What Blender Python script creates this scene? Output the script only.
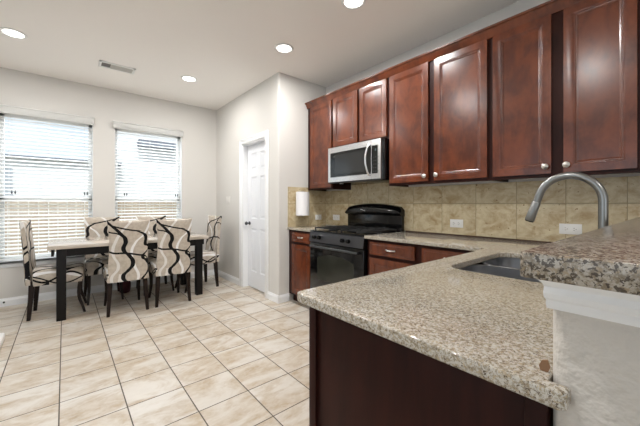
import bpy, bmesh, math, random
from mathutils import Vector, Matrix
from mathutils.geometry import tessellate_polygon
PI = math.pi
random.seed(4)
for o in list(bpy.data.objects): bpy.data.objects.remove(o)
SC = bpy.context.scene
COL = SC.collection

# ------------------------------------------------------------------ camera, sky, sun, lights, exposure
EYE = 1.21
cd = bpy.data.cameras.new('camera'); cam = bpy.data.objects.new('camera', cd); COL.objects.link(cam)
cam.location = (0, 0, EYE); cam.rotation_euler = (PI/2, 0, math.radians(50.04))
cd.sensor_width = 36; cd.lens = 305/640*36; cd.shift_y = -9/640; cd.clip_start = .02; cd.clip_end = 200
SC.camera = cam
SC.view_settings.view_transform = 'Standard'; SC.view_settings.look = 'None'
SC.view_settings.gamma = 1; SC.view_settings.use_curve_mapping = False
SC.view_settings.exposure = 0.1

def lin(c):
    f = lambda v: v/12.92 if v <= .04045 else ((v+.055)/1.055)**2.4
    return tuple(f(x/255) for x in c[:3])+(1,)

W = bpy.data.worlds.new('sky'); SC.world = W; W.use_nodes = True
nt = W.node_tree; nt.nodes.clear()
wo = nt.nodes.new('ShaderNodeOutputWorld'); bg = nt.nodes.new('ShaderNodeBackground')
tc = nt.nodes.new('ShaderNodeTexCoord'); nz = nt.nodes.new('ShaderNodeTexNoise'); rp = nt.nodes.new('ShaderNodeValToRGB')
nz.inputs['Scale'].default_value = 3; nz.inputs['Detail'].default_value = 5
nt.links.new(tc.outputs['Generated'], nz.inputs['Vector']); nt.links.new(nz.outputs['Fac'], rp.inputs['Fac'])
rp.color_ramp.elements[0].position = .35; rp.color_ramp.elements[0].color = lin((186, 212, 232))
rp.color_ramp.elements[1].position = .65; rp.color_ramp.elements[1].color = lin((226, 236, 244))
nt.links.new(rp.outputs['Color'], bg.inputs['Color']); bg.inputs['Strength'].default_value = 1.15
nt.links.new(bg.outputs[0], wo.inputs[0])

def area(name, loc, rot, sx, sy, power, col=(1, 1, 1)):
    l = bpy.data.lights.new(name, 'AREA'); l.shape = 'RECTANGLE'; l.size = sx; l.size_y = sy
    l.energy = power; l.color = col
    o = bpy.data.objects.new(name, l); COL.objects.link(o); o.location = loc; o.rotation_euler = rot
    return o
# added fill lamps inside the unseen living-room windows, tilted up to brighten the ceiling
area('rear_window_fill', (-.8, -3.52, 1.45), (PI/2+.7, 0, 0), 4.0, 1.9, 16, (1, .99, .975))
area('side_window_fill', (3.1, -.6, 1.45), (PI/2+.7, 0, PI/2), 3.2, 1.9, 14, (1, .99, .975))
# daylight at the two dining windows, boosted by a lamp added high outside
area('daylight_dining_window', (-6.5, .42, 3.4), (math.radians(38), 0, -PI/2), 3.4, 1.2, 230, (.86, .93, 1))
sl = bpy.data.lights.new('sun', 'SUN'); sl.energy = 2.4; sl.angle = .02; so_ = bpy.data.objects.new('sun', sl); COL.objects.link(so_)
so_.rotation_euler = (math.radians(8), math.radians(40), 0)
CAN_POWER = 15.5

# ------------------------------------------------------------------ mesh helpers
def V(*a): return Vector(a)
class MB:
    """collects shapes into one mesh"""
    def __init__(s): s.bm = bmesh.new()
    def _take(s, b2, M=None):
        if M is not None: bmesh.ops.transform(b2, matrix=M, verts=b2.verts)
        mp = {v: s.bm.verts.new(v.co) for v in b2.verts}
        for f in b2.faces:
            try:
                nf = s.bm.faces.new([mp[v] for v in f.verts]); nf.material_index = f.material_index
            except ValueError: pass
        b2.free(); return s
    def box(s, x0, x1, y0, y1, z0, z1, bev=0, seg=2, M=None):
        b = bmesh.new(); bmesh.ops.create_cube(b, size=1)
        for v in b.verts: v.co = V((x0+x1)/2+v.co.x*(x1-x0), (y0+y1)/2+v.co.y*(y1-y0), (z0+z1)/2+v.co.z*(z1-z0))
        if bev: bmesh.ops.bevel(b, geom=b.edges[:], offset=bev, segments=seg, affect='EDGES', profile=.5)
        return s._take(b, M)
    def loops(s, rings, cap0=True, cap1=True, closed=True, M=None):
        b = bmesh.new(); R = [[b.verts.new(p) for p in r] for r in rings]
        for a, c in zip(R, R[1:]):
            n = len(a)
            for i in range(n if closed else n-1):
                try: b.faces.new((a[i], a[(i+1) % n], c[(i+1) % n], c[i]))
                except ValueError: pass
        if cap0: b.faces.new(R[0][::-1])
        if cap1: b.faces.new(R[-1])
        bmesh.ops.recalc_face_normals(b, faces=b.faces[:])
        return s._take(b, M)
    def tube(s, pts, r, n=10, caps=True, M=None):
        pts = [Vector(p) for p in pts]; rr = r if isinstance(r, (list, tuple)) else [r]*len(pts)
        rings = []; prev = None
        for i, p in enumerate(pts):
            t = (pts[min(i+1, len(pts)-1)]-pts[max(i-1, 0)]).normalized()
            if prev is None:
                a = t.orthogonal().normalized()
            else:
                a = (prev-t*prev.dot(t)).normalized()
            prev = a; c = t.cross(a)
            rings.append([p+(a*math.cos(2*PI*k/n)+c*math.sin(2*PI*k/n))*rr[i] for k in range(n)])
        return s.loops(rings, caps, caps, M=M)
    def lathe(s, prof, c, n=24, axis='z', M=None):
        rings = []
        for r, h in prof:
            ring = []
            for k in range(n):
                a = 2*PI*k/n; u, w = max(r, 1e-4)*math.cos(a), max(r, 1e-4)*math.sin(a)
                d = {'z': V(u, w, h), 'y': V(u, h, w), 'x': V(h, u, w)}[axis]
                ring.append(Vector(c)+d)
            rings.append(ring)
        return s.loops(rings, M=M)
    def prism(s, poly, axis, a, b, M=None):
        # polygon in the two other axes, extruded along axis from a to b
        def P(q, t):
            return {'x': V(t, q[0], q[1]), 'y': V(q[0], t, q[1]), 'z': V(q[0], q[1], t)}[axis]
        return s.loops([[P(q, a) for q in poly], [P(q, b) for q in poly]], M=M)
    def slab(s, outer, holes, z0, z1, bev=0):
        b = bmesh.new()
        polys = [[V(x, y, 0) for x, y in outer]]+[[V(x, y, 0) for x, y in h] for h in holes]
        flat = [p for q in polys for p in q]; tris = tessellate_polygon(polys)
        top = [b.verts.new((p.x, p.y, z1)) for p in flat]; bot = [b.verts.new((p.x, p.y, z0)) for p in flat]
        for t in tris:
            b.faces.new([top[i] for i in t]); b.faces.new([bot[i] for i in t][::-1])
        k = 0; rim = []
        for q in polys:
            n = len(q)
            for i in range(n):
                i0, i1 = k+i, k+(i+1) % n
                b.faces.new((top[i0], top[i1], bot[i1], bot[i0])); rim.append((top[i0], top[i1])); rim.append((bot[i0], bot[i1]))
            k += n
        bmesh.ops.recalc_face_normals(b, faces=b.faces[:])
        if bev:
            es = [b.edges.get(r) for r in rim]
            bmesh.ops.bevel(b, geom=[e for e in es if e], offset=bev, segments=3, affect='EDGES', profile=.5)
        return s._take(b)
    def paneled(s, x0, x1, z0, z1, yb, yf, cells, rings, bev=.003):
        """door leaf in the xz plane, back at yb, front at yf; cells = recessed rectangles, rings = (inset, depth)"""
        d = 1 if yb > yf else -1
        xs = sorted({x0, x1}|{c[0] for c in cells}|{c[1] for c in cells})
        zs = sorted({z0, z1}|{c[2] for c in cells}|{c[3] for c in cells})
        b = bmesh.new(); vc = {}
        def v(x, y, z):
            k = (round(x, 5), round(y, 5), round(z, 5))
            if k not in vc: vc[k] = b.verts.new((x, y, z))
            return vc[k]
        def inside(x, z): return any(c[0] < x < c[1] and c[2] < z < c[3] for c in cells)
        for a, c in zip(xs, xs[1:]):
            for e, g in zip(zs, zs[1:]):
                if inside((a+c)/2, (e+g)/2): continue
                b.faces.new((v(a, yf, e), v(c, yf, e), v(c, yf, g), v(a, yf, g)))
        for cx0, cx1, cz0, cz1 in cells:
            prev = [(cx0, cz0), (cx1, cz0), (cx1, cz1), (cx0, cz1)]; py = yf
            # split verts along the border where the grid lines meet
            first = True
            for ins, dep in rings:
                cur = [(cx0+ins, cz0+ins), (cx1-ins, cz0+ins), (cx1-ins, cz1-ins), (cx0+ins, cz1-ins)]; cy = yf+d*dep
                for i in range(4):
                    j = (i+1) % 4
                    b.faces.new((v(prev[i][0], py, prev[i][1]), v(prev[j][0], py, prev[j][1]), v(cur[j][0], cy, cur[j][1]), v(cur[i][0], cy, cur[i][1])))
                prev, py = cur, cy
            b.faces.new([v(p[0], py, p[1]) for p in prev])
        per = [(x0, z0), (x1, z0), (x1, z1), (x0, z1)]
        for i in range(4):
            j = (i+1) % 4
            b.faces.new((v(per[i][0], yf, per[i][1]), v(per[j][0], yf, per[j][1]), v(per[j][0], yb, per[j][1]), v(per[i][0], yb, per[i][1])))
        b.faces.new([v(p[0], yb, p[1]) for p in per])
        bmesh.ops.recalc_face_normals(b, faces=b.faces[:])
        return s._take(b)
    def build(s, name, mat, parent=None, smooth=35, local=False, origin=None):
        me = bpy.data.meshes.new(name)
        o = bpy.data.objects.new(name, me); COL.objects.link(o)
        bmesh.ops.recalc_face_normals(s.bm, faces=s.bm.faces[:])
        if parent is not None:
            o.parent = parent
            if not local:
                r = V(0, 0, 0); p = parent
                while p: r += p.location; p = p.parent
                bmesh.ops.translate(s.bm, verts=s.bm.verts, vec=-r)
        elif not local:
            if origin is None:
                vs = [v.co for v in s.bm.verts]
                origin = V((min(v.x for v in vs)+max(v.x for v in vs))/2, (min(v.y for v in vs)+max(v.y for v in vs))/2, min(v.z for v in vs))
            bmesh.ops.translate(s.bm, verts=s.bm.verts, vec=-Vector(origin)); o.location = origin
        s.bm.to_mesh(me); s.bm.free()
        if smooth:
            for p in me.polygons: p.use_smooth = True
            me.set_sharp_from_angle(angle=math.radians(smooth))
        me.materials.append(mat)
        return o

def thing(name, label, cat, loc, group=None):
    o = bpy.data.objects.new(name, None); COL.objects.link(o); o.empty_display_size = .1
    o.location = loc; o['label'] = label; o['category'] = cat
    if group: o['group'] = group
    return o
def tag(o, label, cat, group=None):
    o['label'] = label; o['category'] = cat
    if group: o['group'] = group
    return o
def struct(mb, name, mat, **k):
    o = mb.build(name, mat, origin=(0, 0, 0), **k); o['kind'] = 'structure'; return o
def dup(root, loc, rz, label):
    r = root.copy(); COL.objects.link(r); r.location = loc; r.rotation_euler = (0, 0, rz); r['label'] = label
    for ch in root.children:
        c = ch.copy(); COL.objects.link(c); c.parent = r
        for g in ch.children:
            d = g.copy(); COL.objects.link(d); d.parent = c
    return r
def rrect(x0, x1, y0, y1, r, n=6):
    P = []
    for cx, cy, a0 in ((x1-r, y1-r, 0), (x0+r, y1-r, PI/2), (x0+r, y0+r, PI), (x1-r, y0+r, 1.5*PI)):
        for k in range(n+1):
            a = a0+PI/2*k/n; P.append((cx+r*math.cos(a), cy+r*math.sin(a)))
    return P

# ------------------------------------------------------------------ material helpers
def mat(name, col, rough=.5, metal=0, **k):
    m = bpy.data.materials.new(name); m.use_nodes = True
    b = m.node_tree.nodes['Principled BSDF']
    b.inputs['Base Color'].default_value = lin(col); b.inputs['Roughness'].default_value = rough
    b.inputs['Metallic'].default_value = metal
    for kk, v in k.items(): b.inputs[kk.replace('_', ' ')].default_value = v
    return m
class N:
    """tiny shader-maths wrapper"""
    def __init__(s, t, sock): s.t, s.k = t, sock
    def _m(s, op, o=None, c=None, clamp=False):
        n = s.t.nodes.new('ShaderNodeMath'); n.operation = op; n.use_clamp = clamp
        s.t.links.new(s.k, n.inputs[0])
        for i, x in ((1, o), (2, c)):
            if x is None: continue
            if isinstance(x, N): s.t.links.new(x.k, n.inputs[i])
            else: n.inputs[i].default_value = x
        return N(s.t, n.outputs[0])
    def __add__(s, o): return s._m('ADD', o)
    def __sub__(s, o): return s._m('SUBTRACT', o)
    def __mul__(s, o): return s._m('MULTIPLY', o)
    def __truediv__(s, o): return s._m('DIVIDE', o)
    def abs(s): return s._m('ABSOLUTE')
    def floor(s): return s._m('FLOOR')
    def frac(s): return s._m('FRACT')
    def lt(s, o): return s._m('LESS_THAN', o)
    def gt(s, o): return s._m('GREATER_THAN', o)
    def sin(s): return s._m('SINE')
    def min(s, o): return s._m('MINIMUM', o)
    def max(s, o): return s._m('MAXIMUM', o)
    def step(s, a, b):
        n = s.t.nodes.new('ShaderNodeMapRange'); n.interpolation_type = 'SMOOTHSTEP'
        s.t.links.new(s.k, n.inputs[0]); n.inputs[1].default_value = a; n.inputs[2].default_value = b
        return N(s.t, n.outputs[0])
def comb(t, x, y, z):
    n = t.nodes.new('ShaderNodeCombineXYZ')
    for i, v in enumerate((x, y, z)):
        if isinstance(v, N): t.links.new(v.k, n.inputs[i])
        else: n.inputs[i].default_value = v
    return n.outputs[0]
def noise(t, vec, scale, detail=3, rough=.5, dist=0):
    n = t.nodes.new('ShaderNodeTexNoise'); n.inputs['Scale'].default_value = scale; n.inputs['Detail'].default_value = detail
    n.inputs['Roughness'].default_value = rough; n.inputs['Distortion'].default_value = dist
    if vec is not None: t.links.new(vec, n.inputs['Vector'])
    return N(t, n.outputs['Fac'])
def mix(t, fac, a, b):
    n = t.nodes.new('ShaderNodeMix'); n.data_type = 'RGBA'
    for i, v in ((0, fac), (6, a), (7, b)):
        if isinstance(v, N): t.links.new(v.k, n.inputs[i])
        elif isinstance(v, bpy.types.NodeSocket): t.links.new(v, n.inputs[i])
        elif isinstance(v, tuple): n.inputs[i].default_value = lin(v)
        else: n.inputs[i].default_value = v
    return n.outputs[2]
def coords(t, kind='Object'):
    if kind == 'Position':
        g = t.nodes.new('ShaderNodeNewGeometry'); v = g.outputs['Position']
    else:
        g = t.nodes.new('ShaderNodeTexCoord'); v = g.outputs['Object']
    s = t.nodes.new('ShaderNodeSeparateXYZ'); t.links.new(v, s.inputs[0])
    return v, N(t, s.outputs[0]), N(t, s.outputs[1]), N(t, s.outputs[2])
def setc(m, sock): m.node_tree.links.new(sock, m.node_tree.nodes['Principled BSDF'].inputs['Base Color'])
def setr(m, n): m.node_tree.links.new(n.k, m.node_tree.nodes['Principled BSDF'].inputs['Roughness'])
def bump(m, h, strength, dist=.002):
    t = m.node_tree; b = t.nodes.new('ShaderNodeBump'); b.inputs['Strength'].default_value = strength; b.inputs['Distance'].default_value = dist
    t.links.new(h.k, b.inputs['Height']); t.links.new(b.outputs[0], t.nodes['Principled BSDF'].inputs['Normal'])

# walls and ceiling: orange-peel paint
def paint(name, col, rough=.85, s=120, st=.25, d=.001):
    m = mat(name, col, rough); t = m.node_tree; v, x, y, z = coords(t, 'Position')
    bump(m, noise(t, v, s, 3), st, d); return m
M_wall = paint('wall_paint', (214, 211, 206)); M_ceil = paint('ceiling_paint', (248, 244, 240), .9, 60, .35, .002)
M_plaster = paint('half_wall_plaster', (206, 201, 194), .55, 45, 1, .007)
M_trim = mat('white_trim', (240, 241, 242), .35)
M_doorw = mat('white_door_paint', (234, 236, 240), .38)
# floor tile
m = M_floor = mat('floor_tile', (200, 190, 175), .3); t = m.node_tree; v, x, y, z = coords(t, 'Position')
S = .3122; fx = (x+2.753+100*S)/S; fy = (y+.336+100*S)/S
dx = (fx.frac()-.5).abs(); dy = (fy.frac()-.5).abs(); edge = dx.max(dy)
grout = edge.gt(.5-.0032/S)
wn = t.nodes.new('ShaderNodeTexWhiteNoise'); wn.noise_dimensions = '2D'; t.links.new(comb(t, fx.floor(), fy.floor(), 0), wn.inputs['Vector'])
rnd = N(t, wn.outputs['Value'])
n1 = noise(t, comb(t, x*1.7+rnd*31, y*.8+rnd*17, 0), 3.4, 7, .66, .7)
n2 = noise(t, comb(t, x*1.3+rnd*9, y*.8, rnd*5), 16, 5, .65)
c = mix(t, n1.step(.40, .60), (176, 158, 134), (205, 199, 190))
c = mix(t, n1.step(.30, .42), (156, 134, 106), c)
c = mix(t, n2.step(.35, .65)*.45, c, (213, 208, 200))
c = mix(t, rnd*.18, c, (196, 180, 156))
setc(m, mix(t, grout, c, (88, 80, 70)))
setr(m, grout*.4+n2*.18+.24)
bump(m, (edge.step(.5-.008/S, .5-.0025/S)*-1)+n1*.08, .5, .002)
# backsplash: 12 inch travertine-look tile
def splash(name, ax, ph):
    m = mat(name, (165, 150, 120), .35); t = m.node_tree; v, x, y, z = coords(t, 'Position')
    a = x if ax == 'x' else y
    u = (a+ph+100*.312)/.312; w = (z-1.215+100*.312)/.312
    e = (u.frac()-.5).abs().max((w.frac()-.5).abs()); g = e.gt(.5-.0022/.312)
    wn = t.nodes.new('ShaderNodeTexWhiteNoise'); wn.noise_dimensions = '2D'; t.links.new(comb(t, u.floor(), w.floor(), 0), wn.inputs['Vector'])
    r = N(t, wn.outputs['Value'])
    n1 = noise(t, comb(t, a*1.0+r*13, z*1.3+r*7, 0), 10, 7, .66, .5); n2 = noise(t, comb(t, a+r*5, z, r*3), 32, 4, .6)
    c = mix(t, n1.step(.26, .66), (166, 136, 92), (218, 206, 174))
    c = mix(t, n2.step(.35, .75)*.4, c, (196, 180, 146)); c = mix(t, r*.22, c, (176, 160, 126))
    c = mix(t, n2.lt(.33), c, (140, 112, 76))
    setc(m, mix(t, g, c, (156, 140, 108))); bump(m, e.step(.5-.006/.312, .5-.002/.312)*-1+n2*.1, .4, .0015)
    return m
M_splash = splash('backsplash_tile', 'x', 1.168); M_splash2 = splash('backsplash_tile_side', 'y', -2.765)
# granite
def granite(name, k=1.0, dark=0):
    m = mat(name, (180, 168, 150), .09); t = m.node_tree; v, x, y, z = coords(t, 'Position')
    n0 = noise(t, v, 9, 3, .5); n1 = noise(t, v, 110*k, 4, .75); n2 = noise(t, v, 230*k, 3, .7, .4); n3 = noise(t, v, 130*k, 3, .7, .6); n4 = noise(t, v, 175*k, 2, .6, .5)
    c = mix(t, n1.step(.40, .58), (144, 132, 112) if not dark else (124, 112, 94), (196, 192, 183) if not dark else (170, 163, 152))
    c = mix(t, n3.step(.55, .63)*.75, c, (178, 160, 130) if not dark else (150, 132, 106))
    c = mix(t, (n4+n0*.15).gt(.69-dark)*.9, c, (92, 78, 64) if not dark else (62, 52, 42))
    c = mix(t, n2.lt(.36)*.8, c, (116, 104, 88))
    c = mix(t, n2.gt(.66)*.7, c, (212, 208, 200))
    if dark: m.node_tree.nodes['Principled BSDF'].inputs['Roughness'].default_value = .17
    setc(m, c); return m
M_granite = granite('granite', 1.2); M_granite2 = granite('granite_bar_shade', 1.15, .08)  # bar: same stone, base darkened with the shade of its edge
# cherry cabinets
def wood(name, a, b, rough=.26, stretch=(1, 1, .25), sc=9, coat=.35):
    m = mat(name, a, rough); t = m.node_tree; v, x, y, z = coords(t, 'Position')
    n1 = noise(t, comb(t, x*stretch[0], y*stretch[1], z*stretch[2]), sc, 5, .6, .3); n2 = noise(t, comb(t, x*stretch[0], y*stretch[1], z*stretch[2]*.4), sc*7, 3, .6)
    setc(m, mix(t, n1.step(.3, .72)*.75+n2*.25, a, b))
    bs = t.nodes['Principled BSDF']; bs.inputs['Coat Weight'].default_value = coat; bs.inputs['Specular IOR Level'].default_value = .5 if coat > .1 else .15; bs.inputs['Coat Roughness'].default_value = .22
    return m
M_cherry = wood('cherry_wood', (70, 29, 14), (118, 57, 27), .25, (1, 1, .6), 8)
M_cherryf = wood('cherry_frame_shade', (38, 15, 10), (58, 25, 16), .42, (1, 1, .6), 7, .05)  # cherry darkened so the gap shade between doors sits in the colour
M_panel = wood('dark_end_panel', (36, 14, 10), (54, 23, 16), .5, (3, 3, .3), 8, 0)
M_dark = mat('black_brown_wood', (16, 13, 12), .5, Specular_IOR_Level=.25)
M_leg = wood('espresso_leg', (26, 18, 15), (42, 30, 25), .45, (4, 4, 1), 10, .1)
M_tabtop = wood('grey_oak_top', (176, 162, 146), (212, 203, 190), .16, (3, .4, 3), 12, .5)
M_black = mat('black_enamel', (10, 10, 11), .12); M_blackm = mat('black_cast_iron', (16, 16, 17), .5)
M_glassb = mat('black_glass', (22, 23, 22), .06); M_ovenglass = mat('oven_window_glass', (44, 45, 39), .08)
M_steel = mat('stainless_steel', (222, 222, 223), .26, 1); M_steeld = mat('dark_stainless', (92, 93, 96), .3, 1)
M_sink = mat('sink_steel', (160, 162, 166), .34, 1); M_nickel = mat('brushed_nickel', (196, 192, 186), .3, 1)
M_faucet = mat('faucet_nickel', (140, 141, 140), .3, 1)
M_plast = mat('white_plastic', (236, 236, 234), .4); M_paper = mat('paper_towel', (240, 240, 242), .9)
M_switch = mat('pale_switch', (222, 219, 214), .5); M_slot = mat('dark_slot', (40, 38, 36), .6); M_slat = mat('blind_slat', (244, 244, 242), .5)
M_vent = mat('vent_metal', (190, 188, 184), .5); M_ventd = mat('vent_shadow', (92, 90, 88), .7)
M_red = mat('maroon_fabric', (66, 18, 22), .8); M_leaf = mat('brown_scrap', (142, 108, 80), .8)
M_caulk = mat('brown_caulk', (78, 52, 36), .7)
m = M_emit = bpy.data.materials.new('lamp_lens'); m.use_nodes = True; b = m.node_tree.nodes['Principled BSDF']
b.inputs['Emission Color'].default_value = (1, .98, .94, 1); b.inputs['Emission Strength'].default_value = 6
m = M_glass = bpy.data.materials.new('window_glass'); m.use_nodes = True; t = m.node_tree; t.nodes.clear()
o_ = t.nodes.new('ShaderNodeOutputMaterial'); tr = t.nodes.new('ShaderNodeBsdfTransparent'); gl = t.nodes.new('ShaderNodeBsdfGlossy')
gl.inputs['Roughness'].default_value = .02; mx = t.nodes.new('ShaderNodeMixShader'); fr = None
mx.inputs[0].default_value = .05; t.links.new(tr.outputs[0], mx.inputs[1]); t.links.new(gl.outputs[0], mx.inputs[2]); t.links.new(mx.outputs[0], o_.inputs[0])
# translucency of the blind slats
b = M_slat.node_tree.nodes['Principled BSDF']
t = M_slat.node_tree; tl_ = t.nodes.new('ShaderNodeBsdfTranslucent'); tl_.inputs['Color'].default_value = lin((244, 244, 242)); mx = t.nodes.new('ShaderNodeMixShader'); mx.inputs[0].default_value = .5
t.links.new(b.outputs[0], mx.inputs[1]); t.links.new(tl_.outputs[0], mx.inputs[2]); t.links.new(mx.outputs[0], t.nodes['Material Output'].inputs['Surface'])
# chair fabric: swooping dark bands and pale streaks on taupe
m = M_fab = mat('swirl_fabric', (160, 148, 134), .62); t = m.node_tree; v, x, y, z = coords(t, 'Object')
def fcurve(inp, lo, hi, pts, olo=-.3, ohi=.3):
    n = t.nodes.new('ShaderNodeFloatCurve'); cu = n.mapping.curves[0]
    P = [((a-lo)/(hi-lo), (b_-olo)/(ohi-olo)) for a, b_ in pts]
    P.sort()
    cu.points[0].location = P[0]; cu.points[1].location = P[-1]
    for p in P[1:-1]: cu.points.new(*p)
    for p in cu.points: p.handle_type = 'AUTO'
    n.mapping.update()
    q = (inp-lo)/(hi-lo); t.links.new(q.k, n.inputs['Value'])
    return N(t, n.outputs[0])*(ohi-olo)+olo
d = z-y*.9        # runs down the back and on across the seat
LO, HI = -.1, 1.45
top = 1.235
c1 = fcurve(d, LO, HI, [(top, -.15), (top-.07, -.085), (top-.16, -.035), (top-.25, -.055), (top-.33, .0), (top-.42, .035), (top-.50, -.01), (top-.57, -.055), (top-.64, -.01), (top-.74, .07), (top-.9, -.08), (top-1.05, .1), (LO, 0)])
c2 = fcurve(d, LO, HI, [(top+.02, -.16), (top-.03, .0), (top-.07, .11), (top-.14, .16), (top-.22, .155), (top-.28, .2), (top-.36, .13), (top-.42, .17), (top-.52, .2), (top-.66, .12), (top-.8, .18), (top-1.0, .02), (LO, .1)])
c4 = fcurve(x, -.25, .25, [(-.25, top-.28), (-.16, top-.30), (-.03, top-.30), (.09, top-.335), (.16, top-.37), (.19, top-.43), (.25, top-.5)], 0, 1.3)
c5 = fcurve(x, -.25, .25, [(-.25, top-.06), (-.18, top-.07), (-.11, top-.075), (-.05, top-.12), (.25, top-.3)], 0, 1.3)
band = (x-c1).abs().lt(.021)
band = band.max((x-c2).abs().lt(.0165)*d.lt(top-.05)).max(((x-c2).abs().lt(.045)*d.gt(top-.05)*((d-(top-.028)-x*-.25).abs().lt(.009))))
band = band.max((d-c4).abs().lt(.0105)).max((d-c5).abs().lt(.008)*x.lt(-.04))
s1 = fcurve(d, LO, HI, [(top, .19), (top-.1, .14), (top-.18, .06), (top-.3, .02), (top-.45, .05), (top-.6, .09), (top-.75, -.02), (top-.9, .05), (LO, 0)])
s2 = fcurve(d, LO, HI, [(top, -.04), (top-.15, -.12), (top-.3, -.15), (top-.45, -.1), (top-.6, -.16), (top-.75, -.1), (top-.9, -.16), (LO, -.1)])
streak = (x-s1).abs().lt(.014).max((x-s2).abs().lt(.014)*.7).max((x+.13-d*.1).abs().lt(.035)*d.lt(.7)*.6)
side = x.abs().gt(.185)*z.lt(.5)
band = band.max(side*((z-.425-(y*15).sin()*.045).abs().lt(.011))).max(side*((z-.40+(y*11+1).sin()*.05).abs().lt(.008)))
streak = streak.max(side*((z-.45+(y*9-1).sin()*.04).abs().lt(.02)))
fn = noise(t, v, 26, 3); fw = noise(t, comb(t, x, y, z*3), 220, 2)
c = mix(t, fn.step(.3, .7), (176, 164, 149), (196, 185, 171)); c = mix(t, fw*.25, c, (206, 198, 188))
c = mix(t, streak, c, (232, 230, 228)); c = mix(t, band, c, (9, 8, 9)); setc(m, c)
bs = t.nodes['Principled BSDF']; bs.inputs['Specular IOR Level'].default_value = .2

# ------------------------------------------------------------------ the setting
CEIL = 2.82; XW = -5.16; YP = 2.0; XP = -3.175; YK = 2.765; XE = 3.2; YS = -3.6
WIN = [(-.60, .297), (.545, 1.44)]; WZ0, WZ1 = .525, 2.31
struct(MB().box(XW-.14, XE+.14, YS-.14, YK+.14, -.1, 0), 'floor', M_floor, smooth=0)
struct(MB().box(XW-.14, XE+.14, YS-.14, YK+.14, CEIL, CEIL+.1), 'ceiling', M_ceil, smooth=0)
b = MB()
for y0, y1 in ((YS, WIN[0][0]), (WIN[0][1], WIN[1][0]), (WIN[1][1], YP+.14)): b.box(XW-.14, XW, y0, y1, 0, CEIL)
for y0, y1 in WIN: b.box(XW-.14, XW, y0, y1, 0, WZ0-.02).box(XW-.14, XW, y0, y1, WZ1, CEIL)
struct(b, 'wall_window', M_wall, smooth=0)
DX0, DX1, DZ = -4.155, -3.485, 2.08      # door opening
b = MB().box(XW, DX0, YP, YP+.12, 0, CEIL).box(DX0, DX1, YP, YP+.12, DZ, CEIL)
# pantry corner, softly rounded
r = .022; pts = [(DX1, YP), (XP-r, YP)]+[(XP-r+r*math.sin(a), YP+r-r*math.cos(a)) for a in [PI/2*k/6 for k in range(1, 6)]]+[(XP, YP+r), (XP, YK+.0), (XP-.12, YK), (XP-.12, YP+.12), (DX1, YP+.12)]
b.slab(pts, [], 0, CEIL)
struct(b, 'wall_pantry', M_wall)
struct(MB().box(XP-.12, XE, YK, YK+.12, 0, CEIL), 'wall_kitchen', M_wall, smooth=0)
b = MB().box(XW, -2.9, YS-.12, YS, 0, CEIL).box(1.3, XE, YS-.12, YS, 0, CEIL).box(-2.9, 1.3, YS-.12, YS, 0, .45).box(-2.9, 1.3, YS-.12, YS, 2.45, CEIL)
struct(b, 'wall_rear', M_wall, smooth=0)
b = MB().box(XE, XE+.12, YS, -2.3, 0, CEIL).box(XE, XE+.12, 1.1, YK, 0, CEIL).box(XE, XE+.12, -2.3, 1.1, 0, .45).box(XE, XE+.12, -2.3, 1.1, 2.45, CEIL)
struct(b, 'wall_right', M_wall, smooth=0)
# baseboards (with a small moulded top)
def bb_prof(h=.095, d=.014): return [(0, 0), (d, 0), (d, h*.72), (d*.55, h*.86), (d*.4, h), (0, h)]
b = MB().prism([(XW+p, q) for p, q in bb_prof()], 'y', YS, YP)
struct(b, 'baseboard_window', M_trim, smooth=20)
b = MB().prism([(YP-p, q) for p, q in bb_prof()], 'x', XW, DX0-.085).prism([(YP-p, q) for p, q in bb_prof()], 'x', DX1+.07, XP+.012)
b.prism([(XP+p, q) for p, q in bb_prof()], 'y', YP-.012, 2.15)
struct(b, 'baseboard_pantry', M_trim, smooth=20)
# windows
for i, (y0, y1) in enumerate(WIN):
    xg = XW-.11; f = MB(); fw_ = .045; zm = 1.285
    for a, c_, e, g in ((y0, y0+fw_, WZ0, WZ1), (y1-fw_, y1, WZ0, WZ1), (y0, y1, WZ0, WZ0+fw_), (y0, y1, WZ1-fw_, WZ1), (y0, y1, zm-.025, zm+.03)):
        f.box(xg-.03, xg+.012, a, c_, e, g, .004)
    w = struct(f, 'window_%d' % (i+1), M_trim)
    g = MB().box(xg-.012, xg-.008, y0+.02, y1-.02, WZ0+.02, WZ1-.02).build('pane', M_glass, w, smooth=0)
    # white-painted reveal and stool
    s = MB().box(XW-.14, XW+.035, y0-.0, y1+.0, WZ0-.02, WZ0+.002, .003).box(XW-.0, XW+.035, y0-.035, y1+.035, WZ0-.02, WZ0+.002, .003).box(XW, XW+.012, y0-.02, y1+.02, WZ0-.07, WZ0-.02, .003)
    s.box(XW-.14, XW+.001, y0, y0+.004, WZ0, WZ1).box(XW-.14, XW+.001, y1-.004, y1, WZ0, WZ1)
    struct(s, 'trim_%d' % (i+1), M_trim)
# rear living-room windows
f = MB()
for a in (-2.9, -1.5, -.1, 1.3): f.box(a-.03, a+.03, YS-.09, YS-.04, .45, 2.45)
f.box(-2.9, 1.3, YS-.09, YS-.04, .45, .51).box(-2.9, 1.3, YS-.09, YS-.04, 2.39, 2.45)
w = struct(f, 'window_3', M_trim)
f = MB()
for a in (-2.3, -.6, 1.1): f.box(XE+.04, XE+.09, a-.03, a+.03, .45, 2.45)
f.box(XE+.04, XE+.09, -2.3, 1.1, .45, .51).box(XE+.04, XE+.09, -2.3, 1.1, 2.39, 2.45)
w = struct(f, 'window_4', M_trim)
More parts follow.
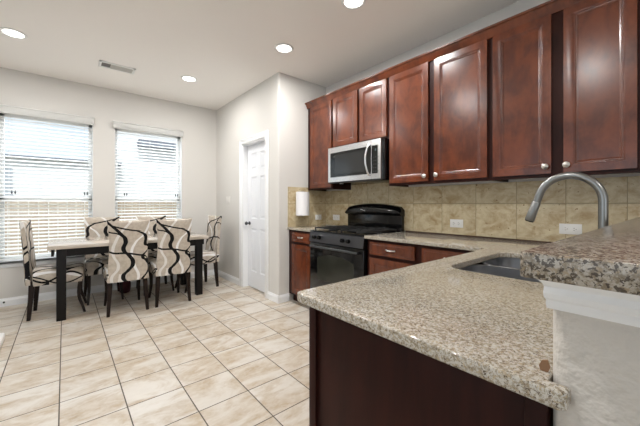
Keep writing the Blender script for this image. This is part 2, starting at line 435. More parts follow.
# pantry door: casing, jamb, six-panel leaf, knob
b = MB()
cw = .075
prof = lambda a, s_: [(a, YP), (a, YP-.012), (a+s_*.02, YP-.018), (a+s_*cw*.8, YP-.014), (a+s_*cw, YP-.008), (a+s_*cw, YP)]
b.box(DX0-cw, DX0, YP-.016, YP, 0, DZ+cw, .004).box(DX1, DX1+cw, YP-.016, YP, 0, DZ+cw, .004).box(DX0, DX1, YP-.016, YP, DZ, DZ+cw, .004)
b.box(DX0-cw+.01, DX0-.045, YP-.021, YP-.014, 0, DZ+cw-.01, .003).box(DX1+.045, DX1+cw-.01, YP-.021, YP-.014, 0, DZ+cw-.01, .003).box(DX0-.045, DX1+.045, YP-.021, YP-.014, DZ+.045, DZ+cw-.01, .003)
b.box(DX0, DX0+.018, YP, YP+.12, 0, DZ).box(DX1-.018, DX1, YP, YP+.12, 0, DZ).box(DX0, DX1, YP, YP+.12, DZ-.018, DZ)
struct(b, 'trim_3', M_trim)
lx0, lx1, lz0, lz1 = DX0+.021, DX1-.021, .012, DZ-.021; yf = YP+.075
wd = lx1-lx0; st = .105*wd/.7; mid = .1*wd/.7; pw = (wd-2*st-mid)/2
cells = []
for (a, c_) in ((.24, .86), (1.0, 1.60), (1.70, lz1-.12)):
    for k in range(2):
        xx = lx0+st+k*(pw+mid); cells.append((xx, xx+pw, a, c_))
dl = MB().paneled(lx0, lx1, lz0, lz1, yf+.035, yf, cells, [(.012, .010), (.03, .010), (.045, .003)])
dl = struct(dl, 'door_1', M_doorw, smooth=20)
k = MB().lathe([(.026, 0), (.026, -.006), (.012, -.010), (.010, -.032), (.022, -.042), (.027, -.055), (.022, -.068), (.001, -.072)], (lx0+.06, yf, .93), 20, 'y').build('knob', M_steeld, dl)
hg = MB()
for zz in (.25, 1.02, 1.8): hg.box(lx1-.004, lx1+.004, yf-.008, yf+.002, zz-.045, zz+.045)
hg.build('hinge', M_nickel, dl)

# ------------------------------------------------------------------ outside the dining windows
struct(MB().box(-40, XW-.14, -25, 25, -.6, -.5), 'ground', mat('dry_grass', (150, 146, 118), .9), smooth=0)
nh = thing('neighbour_house', 'pale house with a dark roof seen beyond the fence through the blinds', 'house', (-12, -1, -.5))
m = mat('pale_siding', (238, 237, 235), .8); t = m.node_tree; v, x, y, z = coords(t, 'Position')
setc(m, mix(t, ((z*5).frac()).lt(.06), (236, 236, 235), (222, 221, 219)))
MB().box(-18, -12, -12, 1.35, -.5, 2.5).box(-18, -12.3, 1.35, 9, -.5, 4.6).build('wall', m, nh, smooth=0)
M_roof = mat('shingle_roof', (120, 126, 138), .9)
MB().box(-18.2, -11.8, -12.2, 1.45, 2.5, 2.56).build('roof', M_roof, nh, smooth=0)
MB().box(-12.3, -11.9, 1.95, 9, 3.2, 3.42).build('eave_band', M_roof, nh, smooth=0)
f = MB(); f.box(-12.05, -11.96, -2.0, -1.1, 1.3, 2.2); f.build('window', mat('far_window', (170, 178, 186), .3), nh, smooth=0)
fe = thing('wooden_fence', 'tan wooden privacy fence outside the dining windows', 'fence', (-8.5, 0, -.5))
m = wood('fence_board', (150, 132, 110), (180, 164, 142), .8, (1, 6, .3), 3, 0)
b = MB()
for i in range(90): b.box(-8.52, -8.5, -7+i*.15, -7+i*.15+.14, -.5, 1.27+.01*(i % 3))
b.build('boards', m, fe, smooth=0)
MB().box(-8.56, -8.52, -7, 6.5, 0, .09).box(-8.56, -8.52, -7, 6.5, .9, .99).build('rail', m, fe, smooth=0)

# ------------------------------------------------------------------ blinds
for i, (y0, y1) in enumerate(WIN):
    nm = ['white slatted blind on the left dining window, cut by the photo edge', 'white slatted blind on the dining window nearer the pantry door'][i]
    bl = thing('window_blind', nm, 'blind', (XW-.05, (y0+y1)/2, WZ0), 'dining window blinds')
    va = MB().box(XW+.004, XW+.045, y0-.025, y1+.012, 2.278, 2.365, .004); va.box(XW+.0, XW+.052, y0-.03, y1+.016, 2.357, 2.374, .003)
    va.build('valance', M_slat, bl)
    s = MB(); zz = WZ0+.055; tl = math.radians(19); yy0, yy1 = y0+.012, y1-.012
    while zz < 2.27:
        M = Matrix.Translation((XW-.045, 0, zz)) @ Matrix.Rotation(tl, 4, 'Y')
        s.box(-.025, .025, yy0, yy1, -.0014, .0014, M=M); zz += .0445
    s.build('slats', M_slat, bl, smooth=0)
    MB().box(XW-.07, XW-.02, yy0, yy1, WZ0+.012, WZ0+.032, .004).build('bottom_rail', M_slat, bl)
    for fy_ in (.10, .5, .9):
        yc = y0+(y1-y0)*fy_
        cdm = MB()
        for xo in (-.071, -.019): cdm.tube([(XW+xo, yc, WZ0+.03), (XW+xo, yc, 2.3)], .0011, 5)
        cdm.build('ladder_cord', M_plast, bl)
    for fy_ in (.13, .90):
        yc = y0+(y1-y0)*fy_
        tm = MB(); tm.tube([(XW-.012, yc, 1.36), (XW-.012, yc, 2.3)], .001, 5); tm.tube([(XW-.012, yc+.03, 1.37), (XW-.012, yc+.03, 2.3)], .001, 5)
        pc = tm.build('pull_cord', M_plast, bl)
        q = MB()
        for dy in (0, .03): q.lathe([(.003, .03), (.009, .0), (.008, -.012), (.001, -.013)], (XW-.012, yc+dy, 1.345), 10)
        q.build('tassel', M_steeld, pc)

# ------------------------------------------------------------------ recessed lights, vent, plates
def can(x, y, label, on=True):
    t_ = thing('recessed_light', label, 'ceiling light', (x, y, CEIL-.012), 'recessed ceiling lights')
    MB().lathe([(.072, .012), (.074, .004), (.09, .0), (.097, .006), (.097, .0118), (.072, .012)], (x, y, CEIL-.012), 32).build('trim_ring', M_plast, t_)
    MB().lathe([(.001, .006), (.071, .006), (.071, .0115), (.001, .0115)], (x, y, CEIL-.012), 32).build('lens', M_emit, t_)
    l = bpy.data.lights.new('lamp', 'AREA'); l.shape = 'DISK'; l.size = .13; l.energy = CAN_POWER; l.color = (1, .985, .965)
    o = bpy.data.objects.new('lamp', l); COL.objects.link(o); o.parent = t_; o.location = (0, 0, -.004)
can(-4.054, -.368, 'round recessed light above the left end of the dining area, leftmost of all')
can(-4.078, 1.225, 'round recessed light on the ceiling between the vent and the pantry wall corner')
can(-2.651, 1.737, 'round recessed light on the ceiling just in front of the pantry corner')
can(-1.683, 1.757, 'round recessed light cut by the top edge of the photo')
for x_, y_ in ((-2.15, .1), (-.7, .15), (1.6, .9)):
    can(x_, y_, 'round recessed light on the ceiling outside the frame')
vt = thing('ceiling_vent', 'white rectangular ceiling vent with dark louvres near the dining windows', 'vent', (-4.28, .48, CEIL-.015))
b = MB(); x0, x1, y0, y1 = -4.37, -4.19, .30, .655
b.box(x0, x1, y0, y0+.025, CEIL-.012, CEIL-.0005, .003).box(x0, x1, y1-.025, y1, CEIL-.012, CEIL-.0005, .003).box(x0, x0+.025, y0, y1, CEIL-.012, CEIL-.0005, .003).box(x1-.025, x1, y0, y1, CEIL-.012, CEIL-.0005, .003)
b.build('frame', M_plast, vt)
MB().box(x0+.02, x1-.02, y0+.02, y1-.02, CEIL-.003, CEIL-.0006).build('duct_shade', M_ventd, vt, smooth=0)  # flat dark sheet, the shade inside the vent put into colour
b = MB()
for k in range(9):
    xx = x0+.03+k*.0147
    b.box(-.0085, .0085, y0+.11, y1-.025, -.0006, .0006, M=Matrix.Translation((xx, 0, CEIL-.0075)) @ Matrix.Rotation(-.45, 4, 'Y'))
b.build('louvre', M_vent, vt, smooth=0)
def plate(name, label, cat, cx, cz, w, h, wall, grp=None, kind='outlet'):
    # wall: ('y',Y) faces -y ; ('x',X) faces +x
    ax, p = wall
    pm = M_plast if kind == 'outlet' else M_switch
    T = thing(name, label, cat, (cx, p-.0, cz-h/2) if ax == 'y' else (p, cx, cz-h/2), grp)
    def bx(mb, a0, a1, z0, z1, d0, d1, bev=0):
        if ax == 'y': mb.box(a0, a1, p-d1, p-d0, z0, z1, bev)
        else: mb.box(p+d0, p+d1, a0, a1, z0, z1, bev)
        return mb
    bx(MB(), cx-w/2, cx+w/2, cz-h/2, cz+h/2, .0003, .006, .0015).build('cover_plate', pm, T)
    if kind == 'outlet':
        for s_ in (-1, 1):
            c0 = cx+s_*w*.19
            so = bx(MB(), c0-.014, c0+.014, cz-.017, cz+.017, .006, .0078, .001).build('socket', M_plast, T)
            b = MB(); bx(b, c0-.007, c0+.002, cz+.006, cz+.0085, .0078, .0082); bx(b, c0-.007, c0+.002, cz-.0085, cz-.006, .0078, .0082); bx(b, c0+.006, c0+.010, cz-.002, cz+.002, .0078, .0082)
            b.build('slots', M_slot, so, smooth=0)
    else:
        for k in range(3 if kind == 'switch3' else 1):
            zc = cz
            o = 0 if kind != 'switch3' else (k-1)*.045
            bx(MB(), cx+o-.016, cx+o+.016, zc-.033, zc+.033, .006, .009, .001).build('rocker', pm, T)
    return T
YT = YK-.010; XT = XP+.010
plate('wall_outlet', 'white horizontal outlet on the side backsplash under the paper towel roll, nearest the pantry wall', 'outlet', 2.62, 1.032, .105, .07, ('x', XT), 'backsplash outlets')
plate('wall_outlet', 'white horizontal outlet on the back tiles just left of the range', 'outlet', -2.95, 1.032, .125, .072, ('y', YT), 'backsplash outlets')
plate('wall_outlet', 'white horizontal outlet on the backsplash midway between range and faucet', 'outlet', -1.338, 1.032, .12, .074, ('y', YT), 'backsplash outlets')
plate('wall_outlet', 'white horizontal outlet on the backsplash seen just left of the faucet pipe', 'outlet', -.518, 1.032, .128, .074, ('y', YT), 'backsplash outlets')
plate('light_switch', 'pale triple light switch on the wall left of the pantry door', 'light switch', -4.66, 1.27, .15, .115, ('y', YP), None, 'switch3')
T = tag(MB().lathe([(.010, 0), (.010, .012), (.006, .016), (.001, .017)], (XW+.0145, -.546, .052), 12, 'x').build('cable_grommet', M_slot), 'small dark round cable grommet on the baseboard below the left window', 'grommet')

# ------------------------------------------------------------------ backsplash
CT = .922; CB = .893
b = MB().box(XP, 3.0, YT, YK, CT+.006, 1.3855).box(-2.678, -1.867, YT, YK, 1.3855, 1.5)
struct(b, 'trim_4', M_splash, smooth=0)
b = MB().box(XP, XT, 2.135, YT, CT, 1.425)
struct(b, 'trim_5', M_splash2, smooth=0)

# ------------------------------------------------------------------ cabinets
DR = [(.006, 0.0), (.009, .003), (.014, .003), (.020, .008), (.028, .0095)]   # cabinet door panel profile (inset, depth)
def cab_door(x0, x1, z0, z1, yf, T, knob=None, frame=.048, name='door', th=.02):
    b = MB().paneled(x0, x1, z0, z1, yf+th, yf, [(x0+frame, x1-frame, z0+frame, z1-frame)], [(.003, .003), (.007, .000), (.010, .006), (.017, .007), (.024, .011)])
    d_ = b.build(name, M_cherry, T, smooth=15)
    bv = d_.modifiers.new('bevel', 'BEVEL'); bv.width = .004; bv.segments = 2; bv.limit_method = 'ANGLE'; bv.angle_limit = math.radians(60)
    if knob:
        kx, kz = knob
        MB().lathe([(.007, 0), (.006, -.010), (.010, -.014), (.019, -.021), (.019, -.027), (.010, -.032), (.001, -.034)], (kx, yf, kz), 18, 'y').build('knob', M_nickel, d_)
    return d_
UF = 2.43; UB = 2.45; UZ0 = 1.388; DZ1 = 2.45
def upper(x0, x1, z0, doors, label, ends=None):
    T = thing('wall_cabinet', label, 'cabinet', ((x0+x1)/2, (UB+YK)/2, z0), 'cherry wall cabinets')
    b = MB().box(x0, x1, UB+.018, YT-.002 if z0 < 1.39 else YK-.001, z0+.018, 2.505).box(x0, x1, UB, UB+.018, z0, 2.505)
    b.box(x0, x0+.018, UB+.018, YT-.002, z0, z0+.018).box(x1-.018, x1, UB+.018, YT-.002, z0, z0+.018)
    b.build('body', M_cherryf, T, smooth=0)
    for d in doors: cab_door(d[0], d[1], z0+.022, DZ1, UF, T, d[2] if len(d) > 2 else None)
    return T
upper(-3.165, -2.68, UZ0, [(-3.10, -2.692)], 'tall cherry wall cabinet in the corner above the paper towel roll')
upper(-2.679, -1.866, 1.858, [(-2.662, -2.277), (-2.24, -1.884)], 'short cherry wall cabinet with two doors above the microwave')
upper(-1.865, -.931, UZ0, [(-1.847, -1.434, (-1.461, 1.455)), (-1.378, -.95, (-1.350, 1.457))], 'cherry wall cabinet with two doors just right of the microwave')
upper(-.930, -.1455, UZ0, [(-.91, -.556, (-.584, 1.455)), (-.492, -.166, (-.474, 1.457))], 'cherry wall cabinet with two doors above the faucet, rightmost in the photo')
upper(-.1445, .60, UZ0, [(-.12, .215), (.25, .58)], 'cherry wall cabinet past the right edge of the photo')
# crown moulding, one run along the cabinet tops with a return at the wall end
cp = [(0, 2.450), (-.012, 2.450), (-.018, 2.462), (-.022, 2.468), (-.030, 2.492), (-.042, 2.505), (-.050, 2.508), (-.052, 2.522), (0, 2.522)]
b = MB().prism([(UB-.001+p, q) for p, q in cp], 'x', XP+.004, .62)
tag(b.build('crown_moulding', M_cherry, smooth=25), 'long stepped cherry crown moulding along the top of the wall cabinets', 'moulding')

LF = 2.13
def pull(x, z, y, T):
    b = MB(); pts = []
    for k in range(9):
        a = k/8; pts.append((x-.045+.09*a, y-.008-.020*math.sin(PI*a), z))
    b.tube(pts, [.0045+.0025*math.sin(PI*k/8) for k in range(9)], 8)
    b.lathe([(.008, 0), (.006, -.010)], (x-.043, y, z), 10, 'y').lathe([(.008, 0), (.006, -.010)], (x+.043, y, z), 10, 'y')
    return b.build('handle', M_nickel, T)
def lower(x0, x1, units, label, sides=()):
    T = thing('base_cabinet', label, 'cabinet', ((x0+x1)/2, 2.45, 0), 'cherry base cabinets')
    MB().box(x0, x1, LF+.02, YT-.01, .10, CB).box(x0, x1, LF+.085, YT-.01, 0, .10).build('body', M_cherryf, T, smooth=0)
    for a, c_ in units:
        b = MB().paneled(a, c_, .755, .868, LF+.02, LF, [(a+.02, c_-.02, .775, .848)], [(.003, -.002), (.006, -.002)])
        d_ = b.build('drawer', M_cherry, T, smooth=15); bv = d_.modifiers.new('bevel', 'BEVEL'); bv.width = .004; bv.segments = 2; bv.angle_limit = math.radians(60)
        pull((a+c_)/2, .812, LF, d_)
        cab_door(a, c_, .13, .725, LF, T)
    return T
lower(-3.165, -2.700, [(-3.08, -2.725)], 'narrow cherry base cabinet between the pantry wall and the range')
lower(-1.878, -1.345, [(-1.84, -1.375)], 'cherry base cabinet with drawer just right of the range')
lower(-1.344, -.823, [(-1.31, -.85)], 'cherry base cabinet with drawer mostly hidden behind the peninsula corner')

# worktops
SX0, SX1, SY0, SY1 = -.705, -.285, 1.335, 2.03
outer = [(-.797, .578), (-.122, .578), (-.114, .586), (-.114, .6085), (-.1435, .6085), (-.1435, YT-.001), (-1.884, YT-.001), (-1.884, 2.108), (-.822, 2.108), (-.822, .603), (-.815, .586)]
b = MB().slab(outer, [rrect(SX0, SX1, SY0, SY1, .085)[::-1]], CB, CT, .004)
tag(b.build('granite_worktop', M_granite, smooth=40), 'speckled beige granite worktop over the peninsula and along the back wall', 'worktop')
b = MB().slab([(XT+.001, 2.125), (-2.697, 2.125), (-2.697, YT-.001), (XT+.001, YT-.001)], [], CB, CT, .005)
tag(b.build('granite_worktop', M_granite, smooth=40), 'small granite worktop piece left of the range in the corner', 'worktop')
# small dark gap filled with caulk along the back edge
tag(MB().box(-1.88, -.145, YT-.007, YT-.0005, CT+.0005, CT+.009).build('caulk_bead', M_caulk, smooth=0), 'thin brown caulk line where the back worktop meets the tiles', 'caulk')

# peninsula base
T = thing('peninsula_cabinet', 'dark cherry peninsula base with a plain end panel facing the camera', 'cabinet', (-.46, 1.3, 0))
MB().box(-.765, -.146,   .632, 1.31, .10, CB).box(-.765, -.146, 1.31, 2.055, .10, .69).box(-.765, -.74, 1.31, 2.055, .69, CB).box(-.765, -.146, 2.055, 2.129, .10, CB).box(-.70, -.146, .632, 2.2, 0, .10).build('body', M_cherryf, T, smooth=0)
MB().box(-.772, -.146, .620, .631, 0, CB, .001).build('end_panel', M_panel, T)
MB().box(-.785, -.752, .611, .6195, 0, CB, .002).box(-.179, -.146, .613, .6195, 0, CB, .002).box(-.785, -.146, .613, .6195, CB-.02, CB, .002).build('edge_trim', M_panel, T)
yy = .68
for w_ in (.36, .36, .36, .30):
    # doors on the kitchen side
    b = MB().box(-.785, -.766, yy, yy+w_-.02, .13, .725, .003); b.build('door', M_cherry, T)
    yy += w_

# half wall carrying the bar, its moulding and the raised bar top
HW0, HW1, HY = -.143, .045, .61; r = .03
pts = [(HW0, YK-.012), (HW0, HY+r)]+[(HW0+r-r*math.cos(a), HY+r-r*math.sin(a)) for a in [PI/2*k/8 for k in range(1, 8)]]+[(HW0+r, HY), (HW1-r, HY)]+[(HW1-r+r*math.sin(a), HY+r-r*math.cos(a)) for a in [PI/2*k/8 for k in range(1, 8)]]+[(HW1, HY+r), (HW1, YK-.012)]
struct(MB().slab(pts, [], 0, 1.1165), 'wall_bar', M_plaster)
# moulding swept round the end of the wall (profile: out, z)
pr = [(0.0, 1.040), (.004, 1.040), (.006, 1.046), (.006, 1.054), (.010, 1.058), (.012, 1.066), (.010, 1.076), (.016, 1.083), (.027, 1.090), (.034, 1.098), (.036, 1.1165), (0, 1.1165)]
rings = []
for p, q in pr:
    rings.append([V(HW0-p*.38, .80, q), V(HW0-p*.38, HY-p, q), V(HW1+p, HY-p, q), V(HW1+p, 2.7, q)])
b = MB().loops([[rg[i] for rg in rings] for i in range(4)], M=None)
struct(b, 'trim_6', M_trim, smooth=25)
b = MB().slab([(-.130, .446), (.36, .446), (.36, YT-.001), (-.136, YT-.001), (-.136, .452)], [], 1.117, 1.149, .0015)
tag(b.build('bar_top', M_granite2, smooth=40), 'thick raised granite bar top at the right edge on the white half wall', 'worktop')
b = MB().prism([(-.160, CT+.0005), (-.149, CT+.0005), (-.146, CT+.010), (-.150, CT+.021), (-.158, CT+.018), (-.162, CT+.008)], 'y', .632, .636)
tag(b.build('scrap_chip', M_leaf), 'small brown chip standing on the peninsula worktop against the white half wall', 'chip')

# ------------------------------------------------------------------ sink and faucet
T = thing('kitchen_sink', 'stainless double bowl undermount sink set in the peninsula granite', 'sink', ((SX0+SX1)/2, (SY0+SY1)/2, .70))
def bowl(x0, x1, y0, y1, zt, zb):
    rings = []
    for z_, ins, r_ in ((zt, -.012, .09), (zt, 0, .085), (zt-.02, .0, .085), (zb+.03, .008, .08), (zb+.006, .022, .07), (zb, .05, .05)):
        rings.append([V(p[0], p[1], z_) for p in rrect(x0+ins, x1-ins, y0+ins, y1-ins, r_)])
    out = [[V(p.x*1, p.y, p.z-.003) for p in rg] for rg in rings]
    b = MB().loops(rings, False, True)
    return b
ym = 1.70
a = bowl(SX0-.004, SX1+.004, SY0-.004, ym-.012, CB-.003, .72).build('bowl', M_sink, T, smooth=50)
a = bowl(SX0-.004, SX1+.004, ym+.012, SY1+.004, CB-.003, .74).build('bowl', M_sink, T, smooth=50)
for o_ in T.children:
    so = o_.modifiers.new('thick', 'SOLIDIFY'); so.thickness = .0015; so.offset = 1
MB().box(SX0+.03, SX1-.03, ym-.0115, ym+.0115, CB-.05, CB-.006, .005).build('divider', M_steel, T)
for yc, zb in ((1.53, .72), (1.87, .74)):
    MB().lathe([(.001, .006), (.03, .006), (.044, .003), (.045, .0005), (.001, .0005)], (-.49, yc, zb), 20).build('drain', M_steel, T)
fx_, fy_ = -.208, 1.655
T = thing('kitchen_faucet', 'tall brushed nickel gooseneck faucet with pull-down spray head behind the sink', 'faucet', (fx_, fy_, CT))
MB().lathe([(.001, .0), (.032, .0), (.032, .006), (.026, .012), (.0235, .05), (.0215, .09), (.021, .12), (.001, .12)], (fx_, fy_, CT), 28).build('base', M_faucet, T)
R_ = .109; zc = 1.223; pts = [(fx_, fy_, CT+.11), (fx_, fy_, 1.1)]
for k in range(25):
    a = (PI+math.radians(-15))*k/24; pts.append((fx_-R_+R_*math.cos(a), fy_, zc+R_*math.sin(a)))
e = Vector(pts[-1]); dr = (Vector(pts[-1])-Vector(pts[-2])).normalized(); e = e+dr*.034; pts.append(tuple(e))
MB().tube(pts, .0158, 20).build('neck', M_faucet, T, smooth=60)
MB().tube([e+dr*.001, e+dr*.004, e+dr*.05, e+dr*.085, e+dr*.09], [.0158, .0175, .0185, .0195, .0175], 20).build('spray_head', M_faucet, T, smooth=60)
MB().tube([e+dr*.0895, e+dr*.094], [.018, .016], 20).build('nozzle', M_slot, T)
MB().tube([(fx_+.02, fy_+.0, CT+.07), (fx_+.045, fy_, CT+.075), (fx_+.055, fy_, CT+.12)], [.009, .008, .006], 10).build('lever', M_faucet, T)

# ------------------------------------------------------------------ range
RX0, RX1, RF, RB = -2.692, -1.886, 2.10, 2.745
T = thing('gas_range', 'black and stainless gas range with a curved backguard between the base cabinets', 'stove', ((RX0+RX1)/2, (RF+RB)/2, 0))
MB().box(RX0, RX1, RF+.045, RB-.0, .06, .905).box(RX0+.03, RX1-.03, RF+.08, RB-.02, 0, .06).build('body', M_black, T, smooth=0)
MB().box(RX0+.003, RX1-.003, RF+.008, RF+.044, .215, .785, .008).build('oven_door', M_black, T)
od = T.children[-1]
# arched oven window
x0, x1, z0, z1 = RX0+.13, RX1-.13, .40, .635
pts = [(x0+.02, z0), (x1-.02, z0), (x1, z0+.02)]+[(x1-(x1-x0)*k/14, z1+.045*math.sin(PI*k/14)) for k in range(15)]+[(x0, z0+.02)]
MB().prism(pts, 'y', RF+.0065, RF+.0079).build('window', M_ovenglass, od, smooth=0)
hb = MB().tube([(RX0+.05, RF-.028, .752), (RX1-.05, RF-.028, .752)], .011, 14)
for xx in (RX0+.07, RX1-.07): hb.tube([(xx, RF+.008, .752), (xx, RF-.03, .752)], .009, 10)
hb.build('handle', M_steeld, od)
MB().box(RX0+.003, RX1-.003, RF+.012, RF+.044, .065, .205, .006).build('storage_drawer', M_black, T)
cp_ = [(RF+.044, .792), (RF-.004, .797), (RF+.012, .903), (RF+.044, .908)]
MB().prism(cp_, 'x', RX0+.002, RX1-.002).build('control_panel', mat('panel_steel', (92, 92, 95), .3, 1), T, smooth=0)
for xk in (-2.60, -2.515, -2.16, -2.08):
    b = MB().lathe([(.021, 0), (.021, -.008), (.017, -.028), (.001, -.030)], (0, 0, 0), 18, 'y').box(-.004, .004, -.034, -.026, -.018, .018)
    bmesh.ops.transform(b.bm, matrix=Matrix.Translation((xk, RF+.003, .848)) @ Matrix.Rotation(-.15, 4, 'X'), verts=b.bm.verts)
    b.build('knob', M_black, T)
MB().box(RX0-.001, RX1+.001, RF+.012, RB-.045, .906, .920, .005).build('cooktop', M_black, T)
for cx in (-2.50, -2.08):
    g = MB()
    for gx in (-.175, 0, .175): g.box(cx+gx-.005, cx+gx+.005, 2.17, 2.62, .937, .950, .002)
    for gy in (2.17, 2.285, 2.395, 2.505, 2.62): g.box(cx-.18, cx+.18, gy-.005, gy+.005, .939, .952, .002)
    for gx in (-.172, .172):
        for gy in (2.175, 2.395, 2.615): g.box(cx+gx-.005, cx+gx+.005, gy-.005, gy+.005, .9202, .940)
    g.build('grate', M_blackm, T)
    for gy in (2.285, 2.51):
        MB().lathe([(.001, .0), (.05, .0), (.048, .008), (.034, .010), (.034, .017), (.001, .018)], (cx, gy, .9202), 20).build('burner', M_blackm, T)
# backguard: overhanging console with an arched top over a recessed panel
def arch(u, base, rise, w=(RX1-RX0)/2+.01):
    return base+rise*(1-abs(u)**2.6)
cx = (RX0+RX1)/2; w2 = (RX1-RX0)/2
sec = []
n = 24
for i in range(n+1):
    u = -1+2*i/n; xx = cx+u*(w2+.0)
    zt = 1.172+.042*(1-abs(u)**2.2)-(.028 if i in (0, n) else 0); zb = 1.098-(0.0)+.006*(1-u*u)
    yfr = RB-.085-.01*(1-u*u)
    sec.append([V(xx, RB-.002, zb-.02), V(xx, yfr+.03, zb-.012), V(xx, yfr+.004, zb), V(xx, yfr-.004, zb+.014), V(xx, yfr+.006, (zt+zb)/2), V(xx, yfr+.024, zt-.012), V(xx, yfr+.040, zt), V(xx, RB-.002, zt)])
MB().loops(sec).build('backguard', M_black, T, smooth=50)
MB().box(RX0+.006, RX1-.006, RB-.044, RB-.002, .906, 1.09, .004).build('backguard_base', M_black, T)
MB().box(cx-.085, cx+.04, RB-.094, RB-.086, 1.125, 1.150, .001).build('clock_display', M_glassb, T)
b = MB()
for k in range(4): b.box(cx-.135+k*.018, cx-.123+k*.018, RB-.0955, RB-.09, 1.145-k*.005, 1.150-k*.005)
b.build('button_marks', M_plast, T, smooth=0)

# ------------------------------------------------------------------ microwave
MX0, MX1, MF, MZ0, MZ1 = -2.667, -1.898, 2.36, 1.447, 1.854
T = thing('microwave_oven', 'stainless over-the-range microwave with black glass door under the short cabinet', 'microwave', ((MX0+MX1)/2, 2.56, MZ0))
MB().box(MX0+.003, -1.872, MF+.034, YT-.002, MZ0, MZ1, .002).build('body', M_black, T)
xs = -2.018   # split between door and control panel
zf0, zf1 = MZ0+.066, MZ1-.060
b = MB().paneled(MX0, xs, MZ0+.014, MZ1, MF+.032, MF, [(MX0+.032, xs-.004, zf0, zf1)], [(.003, .004)])
d_ = b.build('door', M_steel, T, smooth=15)
MB().box(MX0+.036, xs-.008, MF+.001, MF+.0038, zf0+.004, zf1-.004).build('door_glass', M_glassb, d_, smooth=0)
MB().box(MX0+.11, xs-.085, MF+.0003, MF+.0009, zf0+.03, zf1-.03).build('window_mesh', mat('mesh_glass', (40, 41, 41), .1), d_, smooth=0)
hp = []
for k in range(13):
    a = k/12; hp.append((xs-.022-.012*math.sin(PI*a), MF-.004-.046*math.sin(PI*a)**.7, zf0-.012+(zf1-zf0+.03)*a))
MB().tube(hp, [.011]*13, 12).build('handle', M_steel, d_, smooth=60)
b = MB().paneled(xs+.002, MX1, MZ0+.014, MZ1, MF+.032, MF, [(xs+.006, MX1-.035, zf0, zf1)], [(.002, .003)])
cpn = b.build('control_panel', M_steel, T, smooth=15)
MB().box(xs+.009, MX1-.038, MF+.0005, MF+.0028, zf0+.003, zf1-.003).build('keypad', M_glassb, cpn, smooth=0)
MB().box(xs+.05, MX1-.055, MF-.0002, MF+.0003, zf1-.055, zf1-.035).build('display', mat('display_green', (90, 104, 108), .2), cpn, smooth=0)
M_key = mat('grey_print', (72, 74, 76), .5)
for r_ in range(5):
    for c_ in range(3): MB().box(xs+.026+c_*.028, xs+.040+c_*.028, MF-.0001, MF+.0004, zf0+.02+r_*.035, zf0+.026+r_*.035).build('key', M_key, cpn, smooth=0)
MB().box(MX0, MX1, MF+.006, MF+.033, MZ0-.002, MZ0+.012, .002).build('vent_grille', M_slot, T)
MB().lathe([(.001, 0), (.022, 0), (.022, .004), (.001, .004)], (MX0+.12, MF+.10, MZ0-.0045), 16).build('task_lamp', M_plast, T)

# ------------------------------------------------------------------ paper towel
T = thing('paper_towel_roll', 'white paper towel roll held upright on the side backsplash by the corner cabinet', 'paper towel', (XT+.085, 2.29, 1.05))
yc = 2.290; xc = XT+.092
MB().lathe([(.02, 0), (.080, 0), (.084, .004), (.084, .290), (.080, .294), (.02, .276)], (xc, yc, 1.066), 32).build('roll', M_paper, T, smooth=40)
MB().lathe([(.014, -.004), (.0195, -.004), (.0195, .297), (.014, .297)], (xc, yc, 1.066), 20).build('core', mat('cardboard', (170, 140, 105), .8), T)
b = MB().box(XT+.0005, XT+.006, yc-.012, yc+.012, 1.052, 1.372, .002).box(XT+.004, xc+.02, yc-.010, yc+.010, 1.366, 1.372, .002).box(XT+.004, xc+.02, yc-.010, yc+.010, 1.052, 1.058, .002)
b.tube([(xc, yc, 1.055), (xc, yc, 1.369)], .006, 10); b.build('holder', M_nickel, T)

# ------------------------------------------------------------------ dining table
TX0, TX1, TY0, TY1 = -4.915, -4.115, -.135, 1.490
T = thing('dining_table', 'rectangular dining table with greyish wood top and black legs before the windows', 'table', ((TX0+TX1)/2, (TY0+TY1)/2, 0))
MB().box(TX0, TX1, TY0, TY1, .742, .782, .004).build('tabletop', M_tabtop, T)
a_ = .028
MB().box(TX1-a_-.022, TX1-a_, TY0+a_+.07, TY1-a_-.07, .662, .7418).box(TX0+a_, TX0+a_+.022, TY0+a_+.07, TY1-a_-.07, .662, .7418).box(TX0+a_+.07, TX1-a_-.07, TY0+a_, TY0+a_+.022, .662, .7418).box(TX0+a_+.07, TX1-a_-.07, TY1-a_-.022, TY1-a_, .662, .7418).build('apron', M_dark, T, smooth=0)
b = MB().box(TX0+.02, TX1-.02, TY0+.02, TY0+.045, .706, .7419).box(TX0+.02, TX1-.02, TY1-.045, TY1-.02, .706, .7419).box(TX1-.045, TX1-.0201, TY0+.0451, TY1-.0451, .706, .7419)
for lx in (TX0+.025, TX1-.025-.08):
    for ly in (TY0+.07, TY1-.07-.08):
        MB().box(lx, lx+.08, ly, ly+.08, 0, .7417, .003).build('leg', M_dark, T)

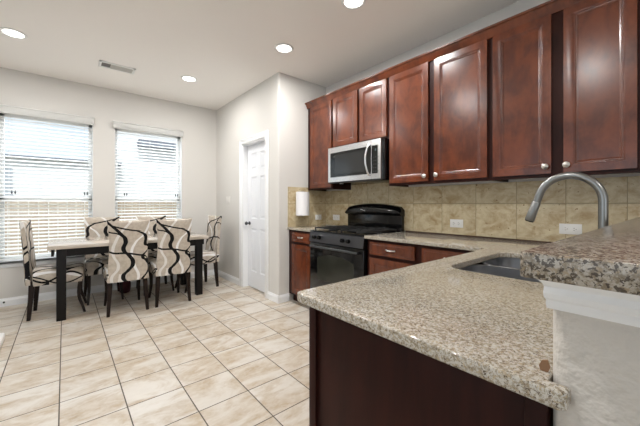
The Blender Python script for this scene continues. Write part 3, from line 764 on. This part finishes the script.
# ------------------------------------------------------------------ chairs (local frame: faces +y, back at -y)
def make_chair(label):
    T = thing('dining_chair', label, 'chair', (0, 0, 0), 'chairs around the dining table')
    # slip-covered back: concave panel, waisted sides, flared top corners
    rings = []; n = 10
    Z = [(.365, .196, -.232, .050), (.42, .194, -.234, .052), (.50, .190, -.238, .054), (.60, .184, -.243, .052), (.70, .180, -.250, .050), (.80, .180, -.258, .048), (.90, .186, -.267, .046), (.97, .194, -.274, .044), (1.01, .200, -.279, .040), (1.022, .198, -.281, .024)]
    for z_, hw, yc, th in Z:
        fr, bk = [], []
        for k in range(n+1):
            u = -1+2*k/n; cur = -.018*(1-u*u)          # belly towards the rear
            zz = z_+(.0 if z_ < .95 else .012*abs(u)**3*(z_-.95)/.07)-(.004 if z_ > 1 else 0)*(1-u*u)
            e_ = 1-.35*abs(u)**8
            fr.append(V(u*hw, yc+cur+th/2*e_, zz)); bk.append(V(u*hw, yc+cur-th/2*e_, zz))
        rings.append(fr+bk[::-1])
    MB().loops(rings).build('backrest', M_fab, T, smooth=60, local=True)
    # seat with skirt
    rings = []
    for z_, ins in ((.352, .004), (.37, .0), (.44, .0), (.475, .003), (.498, .014), (.508, .035), (.512, .08)):
        P = rrect(-.195+ins, .195-ins, -.206, .22-ins, .03 if ins < .03 else .05, 5)
        rings.append([V(p[0]*(1+.02*(p[1] > .1)), p[1], z_+(.006*math.sin(p[0]*30) if z_ < .36 else 0)) for p in P])
    MB().loops(rings).build('seat', M_fab, T, smooth=60, local=True)
    for s_ in (-1, 1):
        # rear leg, straight splay
        def sq(c, a, b_): return [V(c[0]-a, c[1]-b_, c[2]), V(c[0]+a, c[1]-b_, c[2]), V(c[0]+a, c[1]+b_, c[2]), V(c[0]-a, c[1]+b_, c[2])]
        MB().loops([sq((s_*.163, -.205, .40), .021, .024), sq((s_*.172, -.212, .25), .0195, .021), sq((s_*.187, -.228, .0), .014, .015)]).build('leg', M_leg, T, smooth=30, local=True)
        L = []
        for k in range(9):
            a = k/8; z_ = .37*(1-a); bow = .018*math.sin(PI*min(1, a*1.25))-.030*max(0, a-.55)**1.3*3.2
            L.append(sq((s_*(.168-bow*.25), .198-bow, z_), .020-.009*a, .020-.009*a))
        MB().loops(L).build('leg', M_leg, T, smooth=30, local=True)
    return T
ch = make_chair('swirl-patterned chair at the left end of the table, seen from its side')
ch.location = (-4.53, -.042, 0); ch.rotation_euler = (0, 0, -.08)
# placing: rear feet are .228 behind the origin
dup(ch, (-4.19, .545, 0), PI/2, 'swirl-patterned chair with its back to the camera, nearer the left table leg')
dup(ch, (-4.20, 1.015, 0), PI/2, 'swirl-patterned chair with its back to the camera, nearer the right table leg')
dup(ch, (-4.565, 1.478, 0), PI+.10, 'swirl-patterned chair at the right end of the table in front of the pantry wall')
dup(ch, (-4.81, .392, 0), -PI/2, 'swirl-patterned chair on the window side facing the camera, left one of the two')
dup(ch, (-4.81, .99, 0), -PI/2, 'swirl-patterned chair on the window side facing the camera, right one of the two')

b = MB().box(-3.9, -3.35, -.9, -.405, 0, .07, .02, 4)  # low white block for a pale shape of unclear kind
tag(b.build('floor_block', M_plast), 'low white rounded tray on the floor tiles at the left photo edge', 'block')
# dark red pouf standing under the far side of the table
T = MB().lathe([(.001, 0), (.05, 0), (.064, .02), (.072, .08), (.070, .13), (.05, .165), (.001, .17)], (-4.92, .635, .0), 24).build('pouf', M_red)
tag(T, 'small dark red round pouf on the floor under the table between the window-side chairs', 'pouf')
